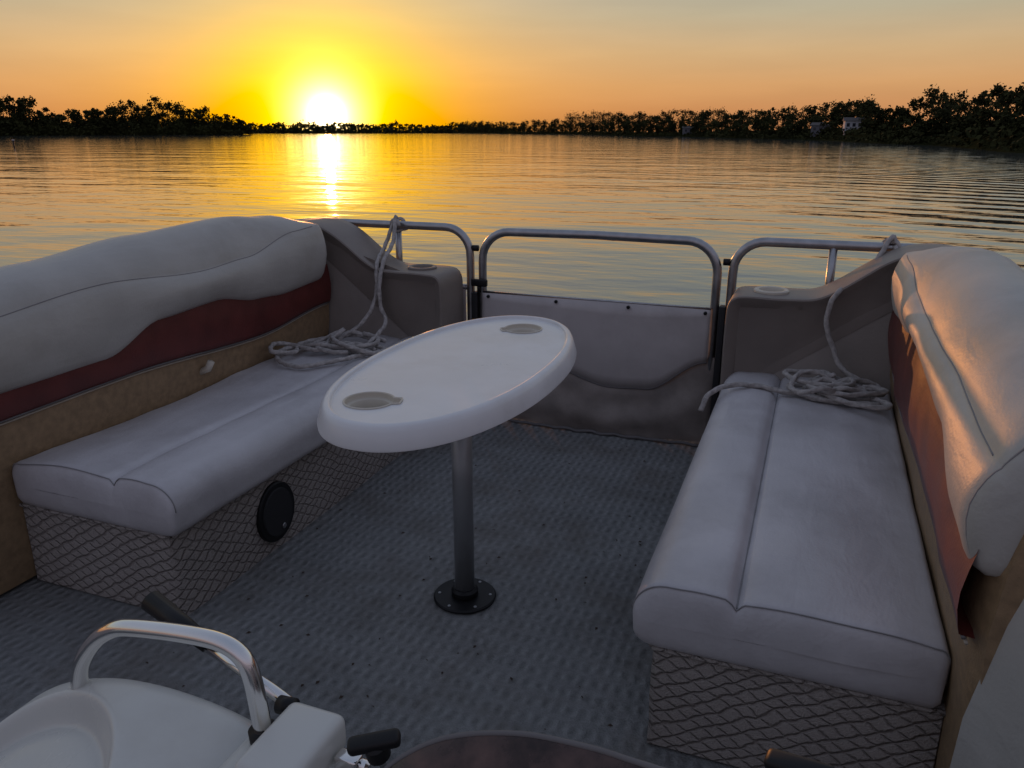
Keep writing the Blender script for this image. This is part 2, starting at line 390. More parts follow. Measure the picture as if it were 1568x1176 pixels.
make_trees('island_trees',sp_,.58,680,br)
def hill(a): return lerpc([(-4,1),(10,1.8),(18,2.6),(22,3.3),(26,3.2),(32,4.2),(45,4.5),(100,4.5)],a)
land('right_shore_hill',[(-4+i*1.2,rs(-4+i*1.2)) for i in range(87)],40,hill)
PX=[(-4,13),(0,14),(3.6,17),(4.4,27),(9.7,28),(14,29),(18,33),(20,36),(22.4,42),(24.4,33),(26,36),(26.6,50),(27.2,58),(28,47),(29.5,58),(31,60),(33,70),(45,95),(100,110)]
sp_=[]; br=[]; a=-4
while a<98:
    d0=rs(a); a+=random.uniform(.45,.85)*(160/max(d0,110))*.6+.12
    for k in range(2):
        dd=random.uniform(4,12) if k==0 else random.uniform(15,34)
        d=d0+dd; x,y=wp(a+random.uniform(-.2,.2),d)
        zb=WZ+hprof(dd,40,hill(a))
        top_=H+lerpc(PX,a)/1261*d
        hh=(top_-zb)*(random.uniform(.78,1.1) if k else random.uniform(.35,.7))
        if 21.6<a<23.4 and k==0: continue
        hh=max(hh,1.6)
        if 21.7<a<23.2 and dd<28: continue
        sp_.append((x,y,zb,hh,max(hh,3)*random.uniform(.65,1.0),1))
# trees standing behind the white house
for i in range(7):
    aa=21.5+1.9*i/6; d=rs(aa)+30+i%3; x,y=wp(aa,d); zb=WZ+hprof(30,40,hill(aa)); hh=(H+41/1261*d-zb)*random.uniform(.88,1.03)
    sp_.append((x,y,zb,hh,hh*.85,1.2))
a=-4
while a<98:
    d0=rs(a); a+=.9*57.3/d0*.7+.02
    x,y=wp(a,d0+random.uniform(.2,2.2)); br.append((x,y,WZ,random.uniform(1.0,2.4),1.0,26,.38))
    if not(21.7<a<23.2):
        x,y=wp(a,d0+random.uniform(5,16)); br.append((x,y,WZ+hprof(9,40,hill(a)),random.uniform(1.4,2.8),1.8,26,.5))
for i in range(16):
    aa=21.6+1.7*i/16; x,y=wp(aa,rs(aa)+14); br.append((x,y,WZ+hprof(14,40,3.2),1.5,1.2,40,.4))
make_trees('right_shore_trees',sp_,.32,620,br)
M_hw=simple('house_white_siding',(.50,.52,.56),.7,spec=.1); M_roof=simple('house_roof_shingle',(.10,.09,.09),.9); M_glass=simple('house_window_glass',(.03,.035,.045),.2)
M_hg=simple('house_grey_siding',(.17,.17,.19),.8,spec=.1)
def house(a,dd,wd,hh,dz,mat,rot=0):
    p=parent('lakeside_house'); x,y=wp(a,rs(a)+dd); z=WZ+hprof(dd,40,hill(a))+dz
    dp=wd*.8
    box('walls',(-wd/2,-dp/2,-1.2),(wd/2,dp/2,hh),mat,p)
    V=[(-wd/2-.3,-dp/2-.3,hh+.01),(wd/2+.3,-dp/2-.3,hh+.01),(wd/2+.3,dp/2+.3,hh+.01),(-wd/2-.3,dp/2+.3,hh+.01),(-wd/2-.3,0,hh+hh*.4),(wd/2+.3,0,hh+hh*.4)]
    mesh_obj('roof',V,[(0,1,5,4),(2,3,4,5),(0,4,3),(1,2,5),(0,3,2,1)],M_roof,p,smooth=False)
    for i in range(3):
        cx=-wd*.32+i*wd*.32
        box('window_%d'%i,(cx-.35,-dp/2-.05,hh*.35),(cx+.35,-dp/2+.1,hh*.75),M_glass,p)
    box('door',(wd*.40,-dp/2-.06,0),(wd*.47,-dp/2+.1,hh*.7),M_glass,p)
    p.location=(x,y,z); p.rotation_euler=(0,0,rad(-(a-YAW)+rot))
house(22.45,20,4.2,2.1,0.0,M_hw,8)
house(20.6,14,5,2.0,.2,M_hg,-10)
house(12.2,14,6,2.2,.2,M_hg,5)
p=parent('channel_marker_post'); x,y=wp(-31.3,150)
tube('post',[(x,y,WZ-.5),(x,y,WZ+1.0)],.12,M_black,p); disc_solid('cap',(x,y,WZ+1.0),.2,0,.12,M_hw,p,seg=12)

# ------------------------------------------------------------------ deck
deck=parent('boat_deck')
box('deck_platform',(-2.56,-2.2,-.12),(.68,3.62,-.004),M_hull,deck,bev=.01)
nx,ny=60,100; V=[];F=[]
for j in range(ny+1):
    for i in range(nx+1):
        x=-2.54+3.2*i/nx; y=-2.1+5.64*j/ny
        V.append((x,y,.001+.0025*noise.noise(Vector((x*3,y*3,0)))+.002))
for j in range(ny):
    for i in range(nx): k=j*(nx+1)+i; F.append((k,k+1,k+nx+2,k+nx+1))
mesh_obj('carpet',V,F,M_carpet,deck)
tube('pontoon_port',[(-2.2,-2.2,-.75),(-2.2,3.2,-.75),(-2.2,4.0,-.68)],lambda t:.33 if t<.9 else .05,M_hull,deck,seg=24)
tube('pontoon_starboard',[(.3,-2.2,-.75),(.3,3.2,-.75),(.3,4.0,-.68)],lambda t:.33 if t<.9 else .05,M_hull,deck,seg=24)
V=[];F=[]
for i in range(120):
    x=random.uniform(-1.6,-.3); y=random.uniform(.9,3.4); s=random.uniform(.003,.009); k=len(V); a=random.uniform(0,3)
    V+= [(x+s*math.cos(a),y+s*math.sin(a),.006),(x-s*math.sin(a)*.5,y+s*math.cos(a)*.5,.009),(x-s*math.cos(a),y-s*math.sin(a),.006),(x+s*math.sin(a)*.5,y-s*math.cos(a)*.5,.0065)]; F.append((k,k+1,k+2,k+3))
mesh_obj('leaf_debris',V,F,simple('debris',(.05,.03,.02),.9),deck)

# ------------------------------------------------------------------ benches
CX=-.945
def bench(side):
    B=parent('pontoon_bench_seat')
    X=lambda q: CX+side*q
    q0=.70
    ymin,ymax=1.53,3.42
    sd=3 if side>0 else 11
    ring=[(q0,0.0),(q0,.07),(q0,.14),(q0,.21),(q0,.285),(q0+.3,.29),(1.30,.285),(1.30,0.0)]
    rings=[]
    ys=[ymin+.0,ymin+.012]+[ymin+.012+(ymax-ymin)*i/30 for i in range(1,31)]
    for i,y in enumerate(ys):
        rr=inset(ring,.012) if i==0 else ring
        rings.append([(X(q+.006*noise.noise(Vector((y*5,z*9,sd)))),y,z) for q,z in rr])
    o=loft('base',rings,M_base,B); autosmooth(o,35)
    tube('base_edge_roll',[(X(q0-.003+.004*noise.noise(Vector((i*.7,sd,0)))),ymin+.005+(3.2-ymin)*i/60,.280+.004*noise.noise(Vector((i*.5,3,sd)))) for i in range(61)],.006,M_base,B,seg=8)
    tube('base_end_roll',[(X(q0+.6*i/24),ymin-.002,.280+.004*noise.noise(Vector((i*.6,5,sd)))) for i in range(25)],.006,M_base,B,seg=8)
    # seat cushion
    ring=[]
    def arc(cx,cz,rx,rz,a0,a1,n):
        for i in range(n+1):
            a=rad(a0+(a1-a0)*i/n); ring.append((cx+rx*math.cos(a),cz+rz*math.sin(a)))
    qi=q0-.045
    ring.append((qi+.06,.285)); arc(qi+.045,.325,.045,.038,260,180,5)
    arc(qi+.075,.375,.078,.078,180,95,8)
    for t in (.1,.3,.5,.7,.85): ring.append((qi+.085+(.215-.085)*t,.4525+.006*math.sin(math.pi*t)-.006*t))
    ring.append((qi+.209,.440)); ring.append((qi+.220,.424)); ring.append((qi+.231,.438))
    for i in range(12):
        t=i/11; ring.append((qi+.237+(1.275-qi-.237-.02)*t,.442+.014*math.sin(math.pi*t)-.012*t))
    arc(1.265,.405,.02,.025,80,0,4)
    ring.append((1.285,.35)); ring.append((1.283,.30)); ring.append((1.27,.285))
    zm=.362; qm=(qi+1.28)/2
    def endring(f):
        return [(q+(qm-q)*.10*f**1.5, zm+(z-zm)*(1-f)) for q,z in ring]
    rings=[]
    for f,dy in ((1,-.026),(.75,-.0255),(.5,-.0235),(.3,-.020),(.16,-.0155),(.07,-.010),(.02,-.004),(0,.004)):
        row=[]
        for q,z in endring(f):
            n2=.005*noise.noise(Vector((q*6,z*8,sd)))+.002*noise.noise(Vector((q*22,z*20,sd)))
            nz=(noise.noise(Vector((q*5,ymin*3.2,z*5+sd)))*.008)*(1-f)
            row.append((X(q),ymin+dy+n2*(1 if f>.02 else .3),z+(nz if z>.36 else 0)))
        rings.append(row)
    for i in range(52):
        y=ymin+.02+(3.25-ymin-.02)*i/50; rr=ring if i<51 else inset(ring,.008)
        if i==51: y=3.262
        row=[]
        for q,z in rr:
            nz=noise.noise(Vector((q*5,y*3.2,z*5+sd)))*.008+noise.noise(Vector((q*16,y*9,z*12+sd)))*.004*smoothstep(ymin,ymin+.15,y)
            sag=-.012*math.exp(-((y-2.1)/.35)**2)*smoothstep(qi+.2,qi+.4,q) if z>.4 else 0
            row.append((X(q+nz*.5*(q<qi+.1)),y,z+(nz+sag if z>.36 else 0)))
        rings.append(row)
    o=loft('seat_cushion',rings,M_vinyl_seat,B,caps=False); autosmooth(o,70)
    P=[(X(q+(qm-q)*.10*.07**1.5),ymin-.0105+.005*noise.noise(Vector((q*6,z*8,sd))),zm+(z-zm)*.95+.001+(noise.noise(Vector((q*5,ymin*3.2,z*5+sd)))*.008)) for q,z in ring if z>.335]
    tube('seam_end',P,.0017,M_seam,B,seg=6)
    P=[]
    for i in range(60):
        y=ymin-.003+(3.24-ymin)*i/59; P.append((X(qi+.220),y,.4255+noise.noise(Vector(((qi+.22)*5,y*3.2,.425*5+sd)))*.008))
    tube('seam_top',P,.0022,M_seam,B,seg=6)
    # backrest cushion
    lo=.030 if side<0 else 0.0
    topz=[(1.30,.95-lo),(1.45,.995-lo*1.1),(1.75,1.03-lo),(2.2,1.055-lo*.6),(2.7,1.055),(2.95,1.035),(3.16,.995)]
    if side<0:
        botz=[(1.30,.66),(1.53,.665),(1.88,.665),(2.14,.75),(2.44,.762),(2.68,.72),(2.85,.71),(3.2,.725)]; qc=1.275
    else:
        botz=[(1.30,.68),(1.48,.695),(1.74,.775),(2.1,.80),(2.5,.795),(2.85,.765),(3.2,.74)]; qc=1.305
    seamz=[(1.30,.89-lo*.5),(1.9,.92),(2.35,.89 if side<0 else .92),(2.6,.905 if side<0 else .93),(2.95,.975),(3.16,.985)]
    qf=1.275
    def prof_at(y):
        T=lerpc(topz,y); Bz=lerpc(botz,y); S=min(lerpc(seamz,y),T-.012)
        r2=[(qc+.20,Bz+.02),(qc+.03,Bz+.012),(qc+.005,Bz-.004),(qc-.028,Bz-.004),(qc-.052,Bz+.012),(qc-.066,Bz+.035)]
        L0=Bz+.035; LH=S-L0
        for f,q in ((.2,-.078),(.38,-.084),(.56,-.084),(.72,-.078),(.86,-.069),(.95,-.060),(1.0,-.0515)): r2.append((qc+q,L0+LH*f))
        D=T-S
        for f,q in ((.06,-.050),(.25,-.040),(.5,-.024),(.75,.004),(.93,.045),(1.0,.095),(.97,.15),(.80,.195)): r2.append((qc+q,S+D*f))
        r2+=[(qc+.222,T-.09),(qc+.225,T-.2)]
        return r2,S
    def bn(q,y,z): 
        return noise.noise(Vector((q*5,y*2.4,z*4+sd+9)))*.012+noise.noise(Vector((q*14,y*7,z*9+sd)))*.004
    rings=[]; y0,y1=1.34,3.17
    nn=90
    for i in range(nn+1):
        t=i/nn; t=t-.6*math.sin(2*math.pi*t)/(2*math.pi)
        y=y0+(y1-y0)*t
        e=0; dy=min(y-y0,y1-y); R=.05
        if dy<R: e=R-math.sqrt(max(0,R*R-(R-dy)**2))
        ring2,_s=prof_at(y)
        if e: ring2=inset(ring2,e*.9)
        rings.append([(X(q-bn(q,y,z)),y,z+bn(q,y,z)*.4) for q,z in ring2])
    o=loft('backrest_cushion',rings,M_vinyl,B); autosmooth(o,75)
    P=[]
    for i in range(80):
        y=1.40+(3.08-1.40)*i/79; r2,S=prof_at(y); q=qc-.0523; z=S
        P.append((X(q-bn(q,y,z)),y,z+bn(q,y,z)*.4))
    tube('backrest_seam',P,.0016,M_seam,B,seg=6)
    r2,S=prof_at(1.375); r2=[p for p in inset(r2,.010)][3:-3]
    tube('backrest_end_seam',[(X(q-bn(q,1.375,z)-.001),1.362,z+bn(q,1.375,z)*.4) for q,z in r2],.0018,M_seam,B,seg=6)
    # tan lower shell
    rings=[]
    for i in range(41):
        y=1.33+(3.24-1.33)*i/40
        e=.02*smoothstep(1.40,1.33,y)
        row=[]
        for (q,z) in ((qf+.20,.02),(qf+.035,.02),(qf+.025,.10),(qf+.02,.30),(qf+.012,.42),(qf-.002,.50),(qf-.006,.60),(qf+.004,.72),(qf+.03,.85),(qf+.20,.87)):
            row.append((X(q+e+.004*noise.noise(Vector((y*3,z*5,sd+4)))),y,z))
        rings.append(row)
    o=loft('backrest_shell',rings,M_tan,B); autosmooth(o,50)
    marz=[(1.30,.575),(1.98,.585),(2.69,.555),(3.2,.60)]
    rings=[];P=[];P2=[]
    for i in range(61):
        y=1.345+(3.22-1.345)*i/60; z0=lerpc(marz,y); z1=lerpc(botz,y)+.06
        row=[]
        for t in (0,0.02,.1,.3,.5,.75,1):
            z=z0+(z1-z0)*t; bul=-.022-.014*math.sin(math.pi*min(1,t*1.0+.05)) if t>0 else 0
            row.append((X(qf+bul+.006*noise.noise(Vector((y*6,z*9,sd)))),y,z))
        rings.append(row); P.append((X(qf-.018),y,z0-.002)); P2.append((X(qf-.012),y,z0-.012))
    loft('maroon_accent',rings,M_maroon,B,closed=False)
    tube('accent_piping',P,.004,M_stitch,B,seg=8); tube('accent_piping_light',P2,.0035,M_pipe,B,seg=8)
    rings=[]
    for (y,d) in ((1.20,.02),(1.195,.0),(1.335,.0),(1.34,.012)):
        rg=[(qf+.02,.0),(qf-.005,.25),(qf+.00,.42),(qf+.03,.62),(qf+.06,.74),(qf+.12,.80),(qf+.22,.80),(qf+.24,.0)]
        rg=inset(rg,d) if d else rg
        rings.append([(X(q+.10*(1.34-y)/.14),y,z) for q,z in rg])
    o=loft('aft_end_panel',rings,M_vinyl,B); autosmooth(o,50)
    # forward arm + cup-holder pod
    prof=[(.64,.30),(.638,.50),(.638,.66),(.642,.725),(.66,.757),(.70,.770),(.80,.772),(.90,.772),(.955,.776),(1.0,.792),(1.06,.828),(1.13,.88),(1.20,.93),(1.27,.965),(1.34,.98),(1.42,.98),(1.49,.96),(1.50,.88),(1.50,.30)]
    pc=catmull([(a_,b_,0) for a_,b_ in prof],4); prof=[(v[0],v[1]) for v in pc]
    rings=[]
    for (y,d) in ((3.25,.05),(3.222,.022),(3.213,.008),(3.216,.002),(3.23,0),(3.30,0),(3.40,0),(3.455,0),(3.47,.01),(3.472,.03)):
        rg=inset(prof,d) if d else prof
        rings.append([(X(q),y+.012*noise.noise(Vector((q*6,z*5,sd)))*(y<3.3),z+.003*noise.noise(Vector((q*9,y*9,sd)))) for q,z in rg])
    arm=loft('forward_arm_pod',rings,M_vinyl_arm,B)
    cut=disc_solid('cut',(X(.80),3.345,.74),.05,-.06,.2,M_black,None,bev=.001,seg=32)
    md=arm.modifiers.new('b','BOOLEAN'); md.object=cut; md.operation='DIFFERENCE'; md.solver='EXACT'
    dg=C.evaluated_depsgraph_get(); me=bpy.data.meshes.new_from_object(arm.evaluated_get(dg)); arm.modifiers.clear(); arm.data=me
    bpy.data.objects.remove(cut)
    for p_ in me.polygons: p_.use_smooth=True
    autosmooth(arm,50)
    R=[]
    for (r,z) in ((.070,.771),(.070,.779),(.065,.783),(.052,.782),(.047,.776),(.045,.70),(.001,.70)):
        R.append([(X(.80)+r*math.cos(2*math.pi*j/40),3.345+r*math.sin(2*math.pi*j/40),z) for j in range(40)])
    o=loft('cup_holder',R,M_cream if side>0 else M_vinyl_arm,B,caps=False); autosmooth(o)
    P=[(X(q),3.2175+.012*noise.noise(Vector((q*6,z*5,sd))),z) for q,z in inset(prof,.006) if z>.45 and q<1.3]
    tube('arm_piping',P,.0022,M_stitch,B,seg=6)
    return B,X,qf
BR,XR,qf=bench(+1)
BL,XL,_=bench(-1)
def oval_disc(name,cy,cz,ry,rz,x0,x1,mat,par):
    R=[]
    for (f,x) in ((.001,x0),(1,x0),(1,x1-.004),(.96,x1),(.001,x1)):
        R.append([(x,cy+ry*f*math.cos(2*math.pi*j/48),cz+rz*f*math.sin(2*math.pi*j/48)) for j in range(48)])
    o=loft(name,R,mat,par); autosmooth(o)
oval_disc('speaker_ring',1.99,.145,.098,.108,XL(.70)-.004,XL(.70)+.014,M_black,BL)
oval_disc('speaker_grille',1.99,.145,.078,.088,XL(.70)+.010,XL(.70)+.019,M_dark,BL)
disc_solid('speaker_badge',(XL(.70),2.01,.085),.010,.018,.023,M_alu,BL,bev=.002,axis='x')
tube('seat_latch_knob',[(XL(1.285),2.34,.485),(XL(1.25),2.35,.50),(XL(1.235),2.355,.53)],.014,M_cream,BL)

# ------------------------------------------------------------------ table
T=parent('oval_pedestal_table')
tx,ty,tz=-.892,1.945,.785
def oval(a_,b_,n=120,ex=2.15):
    out=[]
    for i in range(n):
        t=2*math.pi*i/n; c_,s_=math.cos(t),math.sin(t)
        out.append((tx+b_*math.copysign(abs(s_)**(2/ex),s_),ty+a_*math.copysign(abs(c_)**(2/ex),c_)))
    return out
A,Bq=.562,.254
prof=[(-.20,-.028),(-.03,-.030),(-.004,-.050),(.014,-.056),(.021,-.053),(.022,-.046),(.012,-.012),(.006,-.001),(0,.003),(-.008,.004),(-.012,.002),(-.0145,-.0045),(-.016,-.0055),(-.10,-.006)]
R=[[(x,y,tz+dz) for x,y in oval(A+o_,Bq+o_)] for o_,dz in prof]
top=loft('table_top',R,M_table,T)
cups=((-.962,1.545,.06,.02),(-.865,2.355,-.05,-.03))
def cutter(pts,z0,z1):
    n=len(pts); V=[(x,y,z0) for x,y in pts]+[(x,y,z1) for x,y in pts]
    F=[tuple(range(n))[::-1],tuple(range(n,2*n))]+[(i,(i+1)%n,n+(i+1)%n,n+i) for i in range(n)]
    return mesh_obj('cut',V,F,None,smooth=False)
def keyhole(cx_,cy_,nx_,ny_,g=0,rb=.060):
    out=[]; an=math.atan2(ny_,nx_); r=rb+g; rn=.020+g; Ln=math.hypot(nx_,ny_)+.014+g
    n=96
    for i in range(n):
        a=2*math.pi*i/n; d=(a-an+math.pi)%(2*math.pi)-math.pi
        rr=r
        if abs(d)<math.pi/2 and Ln*math.cos(d)>0:
            rr=max(r,min(Ln,rn/max(1e-3,abs(math.sin(d)))))
        out.append((cx_+rr*math.cos(a),cy_+rr*math.sin(a)))
    return out
for c_ in cups:
    cut=cutter(keyhole(*c_),tz-.2,tz+.2)
    md=top.modifiers.new('b','BOOLEAN'); md.object=cut; md.operation='DIFFERENCE'; md.solver='EXACT'
    dg=C.evaluated_depsgraph_get(); me=bpy.data.meshes.new_from_object(top.evaluated_get(dg)); top.modifiers.clear(); top.data=me
    bpy.data.objects.remove(cut)
for p_ in top.data.polygons: p_.use_smooth=True
autosmooth(top,30)
for i,c_ in enumerate(cups):
    R=[]
    # rim, ledge 12 mm down where the can seats, then the deeper round well and a floor
    for (g,z) in ((.0035,-.0055),(.0035,-.003),(.001,-.002),(-.0015,-.004),(-.002,-.014),(-.003,-.016)):
        R.append([(x,y,tz+z) for x,y in keyhole(*c_,g)])
    for (r,z) in ((.050,-.017),(.048,-.019),(.045,-.05),(.044,-.085),(.038,-.090),(.0005,-.090)):
        R.append([(c_[0]+r*math.cos(2*math.pi*j/96),c_[1]+r*math.sin(2*math.pi*j/96),tz+z) for j in range(96)])
    o=loft('cup_well_%d'%i,R,M_cream,T,caps=False); autosmooth(o,40)
tube('pole',[(-.905,1.945,.0),(-.905,1.945,tz-.03)],.031,M_pole,T,seg=32)
disc_solid('pole_socket',(-.905,1.945,tz-.075),.07,0,.045,M_black,T)
disc_solid('base_flange',(-.905,1.945,.004),.098,0,.012,M_black,T)
disc_solid('base_collar',(-.905,1.945,.012),.042,0,.03,M_black,T,bev=.008)
for j in range(6):
    a=math.pi/3*j+.3
    disc_solid('screw_%d'%j,(-.905+.08*math.cos(a),1.945+.08*math.sin(a),.015),.005,0,.003,M_pole,T,bev=.001,seg=12)

# ------------------------------------------------------------------ rails and gate
def rail(name,side):
    p=parent(name); X=lambda q:CX+side*q
    yz=3.52; zt=.95; r=.020
    P=[(X(.625),yz,.0),(X(.625),yz,.3),(X(.625),yz,.80)]
    for i in range(1,9):
        a=rad(90*i/8); P.append((X(.625+.13*(1-math.cos(a))),yz,.82+.13*math.sin(a)))
    P+= [(X(1.0),yz,zt),(X(1.40),yz,zt)]
    for i in range(1,9):
        a=rad(90*i/8); P.append((X(1.40+.13*math.sin(a)),yz-.13*(1-math.cos(a)),zt))
    P+= [(X(1.53),2.0,zt-.02-.05*(side<0)),(X(1.53),-.5,zt-.10)]
    tube('top_rail',P,r,M_alu,p,seg=20)
    tube('stanchion',[(X(1.02),yz,.6),(X(1.02),yz,zt)],.017,M_alu,p)
    tube('mid_rail',[(X(.64),yz,.66),(X(1.5),yz,.66)],.014,M_alu,p)
    box('fence_panel',(min(X(.65),X(1.5)),yz-.012,.0),(max(X(.65),X(1.5)),yz-.004,.65),M_panel,p)
    box('side_fence_panel',(X(1.53)-.004,-.5,.0),(X(1.53)+.004,3.38,.65),M_panel,p)
    tube('rail_bumper',[(X(.61),yz,.855),(X(.582),yz,.855)],.015,M_black,p)
    tube('rail_bumper_low',[(X(.61),yz,.40),(X(.582),yz,.40)],.015,M_black,p)
    return p
rail('bow_fence_rail',-1); rail('bow_fence_rail',1)
g=parent('bow_gate'); yz=3.52; gx0,gx1=CX-.560,CX+.560
P=[(gx0,yz,.04),(gx0,yz,.79)]
for i in range(1,9):
    a=rad(90*i/8); P.append((gx0+.14*(1-math.cos(a)),yz,.80+.14*math.sin(a)))
P+=[(CX,yz,.945)]
for i in range(0,9):
    a=rad(90*i/8); P.append((gx1-.14+.14*math.sin(a),yz,.80+.14*math.cos(a)))
P+=[(gx1,yz,.79),(gx1,yz,.04)]
tube('gate_frame',P,.020,M_alu,g,seg=20)
tube('gate_bottom_bar',[(gx0,yz,.05),(gx1,yz,.05)],.016,M_alu,g)
def hem(t): return lerpc([(0,.42),(.25,.33),(.6,.235),(.75,.245),(1,.40)],t)
V=[];F=[];nx=60
for i in range(nx+1):
    x=gx0+.012+(gx1-gx0-.024)*i/nx; t=i/nx
    zb=hem(t)
    for k in range(8):
        z=zb+(.645-zb)*k/7; V.append((x,yz-.030+.008*noise.noise(Vector((x*3,z*4,2)))-.014*math.sin(math.pi*k/7)*(1-k/7),z))
for i in range(nx):
    for k in range(7): q=i*8+k; F.append((q,q+8,q+9,q+1))
o=mesh_obj('gate_panel',V,F,M_panel,g)
md=o.modifiers.new('s','SOLIDIFY'); md.thickness=.004
P=[V[i*8] for i in range(nx+1)]; tube('panel_hem',[(a_,b_-.002,c_) for a_,b_,c_ in P],.004,M_stitch,g,seg=6)
tube('panel_top_edge',[(gx0+.012,yz-.024,.648),(gx1-.012,yz-.024,.648)],.006,M_alu,g)
for t in (.04,.35,.66,.97): disc_solid('panel_screw',(gx0+(gx1-gx0)*t,yz-.034,.63),.008,-.012,.0,M_black,g,bev=.002,seg=12,axis='y')
V=[];F=[]
for i in range(121):
    t=i/120; x=gx0-.02+(gx1-gx0+.04)*t
    hm=hem(t)+.02
    for k in range(28):
        s_=k/27; z=.004+hm*s_
        en=math.sin(math.pi*t)**.4
        b_=math.sin(math.pi*min(1,s_*1.0))
        swag=.012*math.sin(9*s_+2.6*math.sin(math.pi*t))*b_
        fold=.008*math.sin(t*17+4*s_)*(1-s_)+.008*noise.noise(Vector((x*6,z*9,4)))*b_
        V.append((x,yz-.016-.028*b_*en+(swag+fold)*en-.035*(1-s_)*en,z+.012*math.sin(t*8)*(s_<.05)))
for i in range(120):
    for k in range(27): q=i*28+k; F.append((q,q+28,q+29,q+1))
mesh_obj('fabric_skirt',V,F,M_fabric,g)
tube('skirt_cord',[(gx0+(gx1-gx0)*t/30,yz-.06-.02*math.sin(math.pi*t/30)+.006*math.sin(t*1.7),.012+.004*math.sin(t*2.1)) for t in range(31)],.008,M_stitch,g,seg=8)
box('gate_latch',(gx0-.045,yz-.045,.675),(gx0+.035,yz-.018,.71),M_black,g,bev=.006)
tube('latch_pin',[(gx0-.01,yz-.03,.64),(gx0-.01,yz-.03,.69)],.008,M_black,g)
box('hinge_post_cover',(gx1+.021,yz-.03,.0),(gx1+.050,yz+.03,.66),M_dark,g,bev=.004)
box('latch_post_cover',(gx0-.050,yz-.03,.0),(gx0-.021,yz+.03,.64),M_dark,g,bev=.004)

# ------------------------------------------------------------------ ropes
def coilpts(cx,cy,sgn,seed,nloop,R0,R1):
    rnd=random.Random(seed); P=[]
    for l in range(nloop):
        ox,oy=rnd.uniform(-.07,.07),rnd.uniform(-.05,.05); ra,rb=rnd.uniform(*R0),rnd.uniform(*R1); tl=rnd.uniform(-.6,.6)
        for k in range(7):
            a=2*math.pi*k/7*sgn+.5*l; u_,v_=ra*math.cos(a)*rnd.uniform(.85,1.15),rb*math.sin(a)*rnd.uniform(.8,1.2)
            P.append((cx+ox+u_*math.cos(tl)-v_*math.sin(tl),cy+oy+u_*math.sin(tl)+v_*math.cos(tl),.465+.013*l+rnd.uniform(-.002,.006)+.03*(rnd.random()<.12)))
    return P
RP=parent('dock_rope')
P=[(.30,3.50,.97),(.28,3.49,.99),(.20,3.36,.85),(.10,3.2,.81),(.075,3.185,.70),(.11,3.18,.60),(.16,3.15,.52)]+coilpts(.13,3.02,1,5,4,(.06,.16),(.05,.10))
P+=[(.0,2.98,.465),(-.14,3.0,.47),(-.24,2.96,.474),(-.31,2.90,.45),(-.335,2.86,.39)]
rope_tube('coil',P,.0095,RP)
rope_tube('rail_hitch',[(.29+.028*math.cos(a),3.52+.008*i-.03,.95+.028*math.sin(a)) for i,a in enumerate([k*.9 for k in range(14)])],.009,RP,sub=3)
rope_tube('loose_end',[(.30,3.49,.96),(.33,3.44,.90),(.345,3.42,.84)],.009,RP)
rope_tube('coil_second',coilpts(.16,2.98,-1,21,3,(.10,.2),(.05,.09)),.0095,RP)
RP=parent('dock_rope')
P=[(-1.96,3.50,.97),(-1.955,3.48,.99),(-1.93,3.4,.88),(-1.90,3.25,.81),(-1.895,3.19,.70),(-1.885,3.18,.60),(-1.85,3.15,.53)]+coilpts(-1.93,3.0,-1,9,3,(.08,.2),(.05,.11))
P+=[(-2.1,2.9,.468),(-2.17,2.80,.468),(-2.10,2.66,.465),(-1.95,2.60,.465),(-1.85,2.72,.468),(-1.78,2.86,.468),(-1.68,2.98,.47)]
rope_tube('coil',P,.0095,RP)
rope_tube('rail_hitch',[(-1.96+.028*math.cos(a),3.52+.008*i-.05,.95+.028*math.sin(a)) for i,a in enumerate([k*.9 for k in range(14)])],.009,RP,sub=3)
rope_tube('second_strand',[(-1.965,3.48,.97),(-1.985,3.42,.86),(-1.93,3.24,.80),(-1.92,3.20,.66),(-1.95,3.14,.55),(-2.02,3.05,.48),(-2.12,3.0,.47),(-2.15,2.88,.47),(-2.08,2.76,.475),(-2.14,2.68,.49),(-2.19,2.76,.50),(-2.16,2.84,.48),(-2.0,2.82,.475),(-1.9,2.95,.48)],.0095,RP)
rope_tube('coil_second',coilpts(-1.98,2.90,1,33,2,(.10,.18),(.05,.10)),.0095,RP)

# ------------------------------------------------------------------ helm console
HC=parent('helm_console')
pz=[(-1.50,.18),(-1.30,.33),(-1.19,.44),(-1.08,.54),(-.97,.592),(-.85,.612),(-.72,.605),(-.64,.575),(-.58,.52)]
V=[];F=[];nx,ny=150,140
x0,x1,y0,y1=-1.5,-.58,.05,.75
pzc=catmull([(a_,b_,0) for a_,b_ in pz],10)
def pf(x):
    for a_,b_ in zip(pzc,pzc[1:]):
        if x<=b_.x: return a_.y+(b_.y-a_.y)*(x-a_.x)/(b_.x-a_.x)
    return pzc[-1].y
for j in range(ny+1):
    for i in range(nx+1):
        x=x0+(x1-x0)*i/nx; y=y0+(y1-y0)*(1-(1-j/ny)**1.3)
        z=pf(x)
        d=y1-y; Rr=.05
        if d<Rr: z-= Rr-math.sqrt(max(0,Rr*Rr-(Rr-d)**2))
        e=math.sqrt(((x+.98)/.27)**2+((y-.31)/.365)**2)
        z-=.05*smoothstep(1.03,.97,e)+.12*smoothstep(.97,.2,e)
        V.append((x,y,z))
for j in range(ny):
    for i in range(nx): k=j*(nx+1)+i; F.append((k,k+1,k+nx+2,k+nx+1))
n0=len(V)
edge=[j*(nx+1)+nx for j in range(ny+1)]+[ny*(nx+1)+i for i in range(nx-1,-1,-1)]
for e_ in edge: V.append((V[e_][0],V[e_][1]+.0,0.0))
for i in range(len(edge)-1): F.append((edge[i],edge[i+1],n0+i+1,n0+i))
